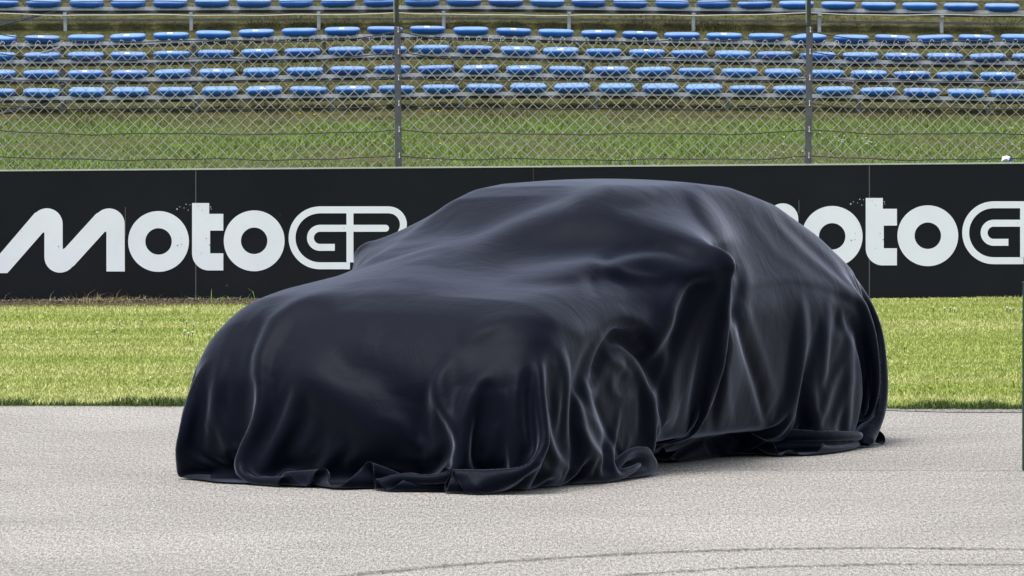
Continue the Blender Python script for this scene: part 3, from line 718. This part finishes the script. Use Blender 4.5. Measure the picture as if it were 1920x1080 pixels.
def sculpt(W,scale=1.0,target=False):
    n=normals(W); c,s=math.cos(math.atan((540-148)/10667.)),math.sin(math.atan((540-148)/10667.))
    d=W-np.array([0,0,2.0]); fw=d[...,1]*c-d[...,2]*s; up=d[...,1]*s+d[...,2]*c
    px=960+10667*d[...,0]/fw; py=540-10667*up/fw
    facing=-(n*d).sum(-1)/np.linalg.norm(d,axis=-1)
    # nearest layer only
    bx=(px/7).astype(int)-20; by=(py/7).astype(int); bx=np.clip(bx,0,299); by=np.clip(by,0,199)
    zb=np.full((300,200),1e9); np.minimum.at(zb,(bx,by),fw)
    vis=np.clip((facing-.02)/.15,0,1)*(fw<zb[bx,by]+.35)
    D=np.zeros(px.shape)
    for pts,w1,w2,amp in FOLDS:
        P=np.array(pts,float)
        # smooth the line
        t=np.linspace(0,len(P)-1,len(P)*6); k=np.clip(t.astype(int),0,len(P)-2); f=(t-k)[:,None]
        p0=P[np.maximum(k-1,0)];p1=P[k];p2=P[k+1];p3=P[np.minimum(k+2,len(P)-1)]
        P=.5*((2*p1)+(-p0+p2)*f+(2*p0-5*p1+4*p2-p3)*f*f+(-p0+3*p1-3*p2+p3)*f**3)
        m=3*max(w1,w2); box=(px>P[:,0].min()-m)&(px<P[:,0].max()+m)&(py>P[:,1].min()-m)&(py<P[:,1].max()+m)&(vis>0)
        I=np.nonzero(box.ravel())[0]
        if len(I)==0: continue
        q=np.stack([px.ravel()[I],py.ravel()[I]],1)
        best=np.full(len(I),1e9); sg=np.zeros(len(I)); par=np.zeros(len(I))
        for i in range(len(P)-1):
            a=P[i]; e=P[i+1]-a; L2=e@e+1e-9; tt=((q-a)@e)/L2; tc=np.clip(tt,0,1); r=q-a-tc[:,None]*e; dd=np.sqrt((r*r).sum(1))
            b=dd<best; best=np.where(b,dd,best); sg=np.where(b,e[0]*r[:,1]-e[1]*r[:,0],sg); par=np.where(b,(i+tc)/(len(P)-1),par)
        w=np.where(sg<0,w1,w2); g=np.exp(-(best/w)**2)*np.clip(par/.18,0,1)**.8*np.clip((1-par)/.18,0,1)**.8
        D.ravel()[I]+=amp*g*(1 if target or max(w1,w2)>13 else 1.1)
    rt=(px-1372)**2+(py-482)**2; D*=1-.9*np.exp(-rt/20.**2)
    if target: D+=.03*np.exp(-rt/15.**2)
    D*=vis*scale
    D*=np.clip((W[...,2]-.01)/.06,0,1)
    if target: return n,D
    W=W+n*D[...,None]
    for _ in range(3):
        A=W.copy(); A[1:-1,1:-1]=W[1:-1,1:-1]*.5+.125*(W[:-2,1:-1]+W[2:,1:-1]+W[1:-1,:-2]+W[1:-1,2:]); W=A
    return W

def drape():
    h=0.026
    U0,U1=-2.01,4.42; V0,V1=-2.20,2.52
    # car local frame: u backwards from front axle, v to near side, z up
    def interp(x,xs,ys): return np.interp(x,xs,ys)
    def smax(a,b,k):
        hh=np.clip(.5+.5*(a-b)/k,0,1); return b*(1-hh)+a*hh+k*hh*(1-hh)
    def smin(a,b,k): return -smax(-a,-b,k)
    def carsdf(u,v,z):
        av=np.abs(v)
        # lower body
        W=interp(u,[-1.1,-.9,-.6,-.2,.2,.6,1.9,2.3,2.8,3.2,3.5],[.99,.985,.965,.94,.92,.885,.885,.92,.93,.86,.76])
        W=W-.05*np.clip((z-.62)/.4,0,1)**2-np.clip((-.35-u)/.6,0,1)**1.5*np.clip((z-.62)/.4,0,1)*.06-.03*(u>-.4)*np.clip((.4-z)/.3,0,1)
        top=interp(u,[-1.15,-1.0,-.85,-.65,-.4,0,.4,1,2,2.8,3.2,3.5],[.60,.755,.85,.915,.955,1.0,1.04,1.02,1.02,1.0,.95,.80])-.035*(v/.9)**2
        zz=np.clip((z-.50)/.45,0,1); nose=-1.12+.10*np.abs(v/.9)**3+zz*.05*np.abs(v/.9)**2.5+.23*zz**1.4
        tail=3.23-.14*(v/.9)**2-.10*np.clip((.5-z)/.4,0,1)-.12*np.clip((z-.6)/.4,0,1)
        d=smax(av-W,nose-u,.18); d=smax(d,u-tail,.26); d=smax(d,z-top,.25); d=smax(d,.17-z,.05)
        # wheel arches
        for wu in (0,2.5):
            r=np.sqrt((u-wu)**2+(z-.33)**2)
            c=smax(r-.415,.60-av,.03)
            d=smax(d,-c,.04)
        # greenhouse
        G=interp(u,[-.9,-.2,.2,.6,.9,1.08,1.3,1.7,2.1,2.5,2.85,3.05,3.2,3.3,3.4,3.6],[.2,.85,1.03,1.215,1.375,1.425,1.445,1.453,1.425,1.34,1.19,1.06,.93,.85,.72,.2])-.03*(v/.6)**2
        Wg=.80-.24*np.clip((z-.95)/.48,0,1.1)
        Wg=Wg-.06*np.clip((u-2.3)/1.,0,1)
        g=smax((z-G)*.85,av-Wg,.12); g=np.maximum(g,.6-z)
        d=smin(d,g,.06)
        # spoiler on roof end / rear lip
        # wheels
        for wu in (0,2.5):
            s=1 if wu else 1
            r=np.sqrt((u-wu)**2+(z-.325)**2)
            w=smax(r-.325,np.abs(av-.815)-.115,.05)
            d=np.minimum(d,w)
        # splitter
        sp=smax(av-.96,np.abs(z-.22)-.10,.04); sp=smax(sp,(-1.13+.09*(v/.95)**2)-u,.06); sp=smax(sp,u-.0,.03)
        sp=np.maximum(sp,u+.45)
        d=np.minimum(d,sp)
        # mirrors
        for s in (-1,1):
            vc=.99 if s>0 else .95
            m=np.sqrt(((u-.83)/.06)**2+((v-s*vc)/.13)**2+((z-1.05)/.085)**2)
            m=(m-1)*.08
            d=np.minimum(d,m)
        # taut lines of the sheet over the near mirror: up to the roof edge and forward to the cowl
        tip=np.array([.86,1.075,1.045])
        for e,r0 in (((1.10,.50,1.34),.012),((.30,.78,1.00),.012),((.72,.90,.95),.03)):
            e=np.array(e); dd=e-tip; t=np.clip(((u-tip[0])*dd[0]+(v-tip[1])*dd[1]+(z-tip[2])*dd[2])/(dd@dd),0,1)
            sag=.05*np.sin(np.pi*t)*(e[2]>.97)
            m=np.sqrt((u-tip[0]-t*dd[0])**2+(v-tip[1]-t*dd[1])**2+(z-tip[2]-t*dd[2]+sag)**2)-(.062-.03*t)
            d=np.minimum(d,m)
        return d
    g=.025
    gu=np.arange(-1.35,3.8,g); gv=np.arange(-1.35,1.35+g,g); gz=np.arange(-.05,1.7,g)
    def build():
        A,B,C=np.meshgrid(gu,gv,gz,indexing='ij')
        D=carsdf(A,B,C).astype(np.float32)
        G=np.stack(np.gradient(D,g),-1)
        return D,G
    D,G=build()
    nx=int(round((U1-U0)/h))+1; ny=int(round((V1-V0)/h))+1
    us=U0+h*np.arange(nx); vs=V0+h*np.arange(ny)
    X=np.zeros((nx,ny,3)); X[...,0]=us[:,None]; X[...,1]=vs[None]
    rng=np.random.default_rng(3)
    aa=(us-(U0+U1)/2)/((U1-U0)/2); bb=(vs-(V0+V1)/2)/((V1-V0)/2)
    sc=1-.40*np.abs(aa[:,None])**3*np.abs(bb[None])**3
    X[...,0]=(U0+U1)/2+(X[...,0]-(U0+U1)/2)*sc; X[...,1]=(V0+V1)/2+(X[...,1]-(V0+V1)/2)*sc
    REST=X.copy()
    RF=REST.reshape(-1,3)
    # bend start so it droops off: start above roof
    X[...,2]=1.62
    X[...,2]+=.02*np.sin(us*5)[:,None]*np.cos(vs*4)[None]+rng.normal(0,.002,(nx,ny))
    # some slack gathered along the windscreen, where the cloth was dropped on
    gth=np.exp(-((X[...,0]-.55)/.55)**2)
    X[...,0]-= .10*np.tanh((X[...,0]-.55)/.5)*np.exp(-((X[...,0]-.55)/1.6)**2)*np.cos(X[...,1]*1.2)**2
    X[...,1]*=1-.035*gth
    X[...,2]+=.05*gth*np.sin(X[...,1]*7+X[...,0]*5)
    V=np.zeros_like(X)
    shape=np.array(D.shape)
    org=np.array([gu[0],gv[0],gz[0]])
    THK=.012
    def sample(P):
        q=(P-org)/g
        ok=((q>=0)&(q<shape-1.001)).all(-1)
        q=np.clip(q,0,shape-1.01); i=q.astype(int); f=q-i
        def at(a,b,c): return i[...,0]+a,i[...,1]+b,i[...,2]+c
        d=0;n=0
        for a in (0,1):
            wa=f[...,0] if a else 1-f[...,0]
            for b in (0,1):
                wb=f[...,1] if b else 1-f[...,1]
                for c in (0,1):
                    wc=f[...,2] if c else 1-f[...,2]
                    w=wa*wb*wc; I=at(a,b,c)
                    d=d+w*D[I]; n=n+w[...,None]*G[I]
        d=np.where(ok,d,1.)
        return d,n
    # constraints: list of (sliceA,sliceB,rest,alpha)
    S=np.s_
    cons=[]
    def add(di,dj,rest,comp,tension_only=False):
        # colour along the stride
        step=max(abs(di),abs(dj))
        for o in range(2):
            # pick start indexes so that sets are disjoint: use masks by block
            i=np.arange(nx-abs(di)); 
            j0=0 if dj>=0 else -dj
            j=np.arange(j0,ny-max(dj,0))
            if di: i=i[(i//di)%2==o]
            else: j=j[(j//dj)%2==o]
            if len(i)==0 or len(j)==0: continue
            I,J=np.meshgrid(i,j,indexing='ij')
            a=(I*ny+J).ravel(); b=((I+di)*ny+J+dj).ravel()
            rr=np.linalg.norm(RF[a]-RF[b],axis=1); cons.append((a,b,rr,comp))
    add(1,0,h,0); add(0,1,h,0)
    SH=3e-6; BE=5e-5
    add(1,1,h*2**.5,'s'); add(1,-1,h*2**.5,'s')
    add(2,0,2*h,'b'); add(0,2,2*h,'b')
    comp={0:0.0,'s':SH,'b':BE}
    Xf=X.reshape(-1,3); Vf=V.reshape(-1,3)
    N=len(Xf); m=1.0
    mass=.16*h*h   # kg
    w=1/mass
    REf=REST.reshape(-1,3)
    tuck=18.0; TEND=9; sub=8; dt=1/60/sub
    T=2.8
    frames=int(T*60); TF=T-.9; TGT=None
    mu_car=.42; mu_g=.6
    for fr in range(frames):
        t=fr/60
        if t>=TF and TGT is None:
            # from here on the hands that arrange the sheet: pull its folds where they lie
            nw,Dt=sculpt(to_world(Xf.reshape(nx,ny,3)),1.0,True)
            c0=np.array([.485,.875,0]); c1=np.array([.875,-.485,0])
            nl=np.stack([nw@c0,nw@c1,nw[...,2]],-1).reshape(-1,3); TGT=Xf+nl*Dt.reshape(-1,1)*1.35; wt=(np.abs(Dt.ravel())>.002)*1.0
        for s_ in range(sub):
            if TGT is not None:
                e=((TGT-Xf)*nl).sum(1)*wt; ve=(Vf*nl).sum(1)*wt
                Vf+=nl*((e*2600-ve*28)*dt)[:,None]
            free=np.zeros(N,bool)
            Vf[:,2]-=9.81*dt
            # tuck forces
            u,v,z=Xf[:,0],Xf[:,1],Xf[:,2]
            if t>1.1:
                k=min(1,(t-1.1)/.4)
                # skirt tuck: low cloth lying away from the car is drawn in to its foot
                dxu=np.maximum(np.maximum(np.where(v<-.6,-1.04,-1.16)-u,u-3.02),0); dvv=np.maximum(np.abs(v)-np.where((u<-.3)&(v<0),.86,.92),0)
                dist=np.sqrt(dxu**2+dvv**2)
                a=np.clip((dist-.07)/.10,0,1)*(z<.22)*k*tuck*(1-np.exp(-((u-1.25)/.80)**8)*(v>0)*.75)
                gu_=np.where(u<0,dxu,-dxu)/(dist+1e-6); gv_=-np.sign(v)*dvv/(dist+1e-6)
                Vf[:,0]+=a*gu_*dt; Vf[:,1]+=a*gv_*dt
                free=(z<.22)&(dist>.07)&(t<TEND)
                # front near wheel arch, pull inside ring above tyre
                r=np.sqrt(u**2+(z-.33)**2); ang=np.arctan2(z-.33,u)
                b=np.exp(-((r-.37)/.05)**2)*(v>.80)*(v<1.2)*(ang>.3)*(ang<2.5)
                Vf[:,1]-=b*k*260*dt
                c=(r<.3)*(v>.74)*(v<1.25)
                Vf[:,1]-=c*k*14*dt
                # rear one, gentler
                r=np.sqrt((u-2.5)**2+(z-.33)**2)
                b=np.exp(-((r-.37)/.06)**2)*(v>.74)*(v<1.2)*(z>.4)
                Vf[:,1]-=b*k*14*dt
                c=(r<.3)*(v>.74)*(v<1.25)
                Vf[:,1]-=c*k*6*dt
                # hold near mirror area forwards a bit
            Vf*=(1-1.2*dt)
            sp=np.linalg.norm(Vf,axis=1); f=np.minimum(1,4.0/np.maximum(sp,1e-9)); Vf*=f[:,None]
            P=Xf+Vf*dt
            for (a,b,rest,c) in cons:
                al=comp[c]/dt**2 if c!=0 else 0
                d=P[b]-P[a]; L=np.sqrt((d*d).sum(1))+1e-9
                lam=(L-rest)/(2*w+al)*w
                if c=='b': lam=np.where(L<rest,lam,0)
                k=(lam/L)[:,None]*d
                P[a]+=k; P[b]-=k
            # a board slid along the ground pushes the skirt in under the sill between the wheels
            if t>1.1:
                vb=1.9-1.25*min(1,(t-1.1)/.8)
                uu=P[:,0]; ww=np.clip((uu-.42)/.10,0,1)*np.clip((1.98-uu)/.25,0,1)
                lim=vb+np.clip((P[:,2]-.125)/.05,0,1)*max(0,.93-vb)+(1-ww)*1.2
                I=np.nonzero((P[:,1]>lim)&(P[:,2]<.185)&(P[:,1]<2.6))[0]
                P[I,1]=np.maximum(lim[I],P[I,1]-.012)
            # collisions
            d,n=sample(P)
            I=np.nonzero(d<THK)[0]
            if len(I):
                nn=n[I]; L=np.linalg.norm(nn,axis=1,keepdims=True)+1e-6; nn=nn/L
                pen=np.minimum((THK-d[I])/np.maximum(L[:,0],.3),.03)
                P[I]+=nn*pen[:,None]
                dx=P[I]-Xf[I]; dn=(dx*nn).sum(1,keepdims=True)*nn; tn=dx-dn
                tl=np.linalg.norm(tn,axis=1)+1e-9
                fr_=np.minimum(1,(mu_car*pen)/tl); P[I]-=tn*fr_[:,None]
            I=np.nonzero(P[:,2]<.008)[0]
            if len(I):
                pen=.008-P[I,2]; P[I,2]=.008
                tn=(P[I]-Xf[I]); tn[:,2]=0; tl=np.linalg.norm(tn,axis=1)+1e-9
                fr_=np.minimum(1,(np.where(free[I],.05,mu_g)*np.maximum(pen,2e-4))/tl); P[I]-=tn*fr_[:,None]
            Vf[:]=(P-Xf)/dt; Xf[:]=P
    return Xf.reshape(nx,ny,3)

Wd=sculpt(to_world(upsample(drape())),.32)
NX,NY=Wd.shape[:2]
C0=np.array([-.281,28.84]); B=np.array([.485,.875])
i,j=np.meshgrid(np.arange(NX-1),np.arange(NY-1),indexing='ij'); a=(i*NY+j).ravel(); Qc=np.stack([a,a+NY,a+NY+1,a+1],1)
org=np.array([C0[0]+1.2*B[0],C0[1]+1.2*B[1],0])
car=empty('covered_car',tuple(org)); tag(car,'hatchback car hidden completely under a loose black cloth on the asphalt','covered car')
cl=fast_mesh('cloth_cover',Wd.reshape(-1,3)-org,Qc,CLOTH.m,True,4); cl.parent=car
uv=cl.data.uv_layers.new(name='UVMap'); li=Qc.ravel(); U=np.stack([(li//NY)*.013,(li%NY)*.013],1); uv.data.foreach_set('uv',U.astype(np.float32).ravel())
sl=cl.modifiers.new('thickness','SOLIDIFY'); sl.thickness=.002; sl.offset=-1
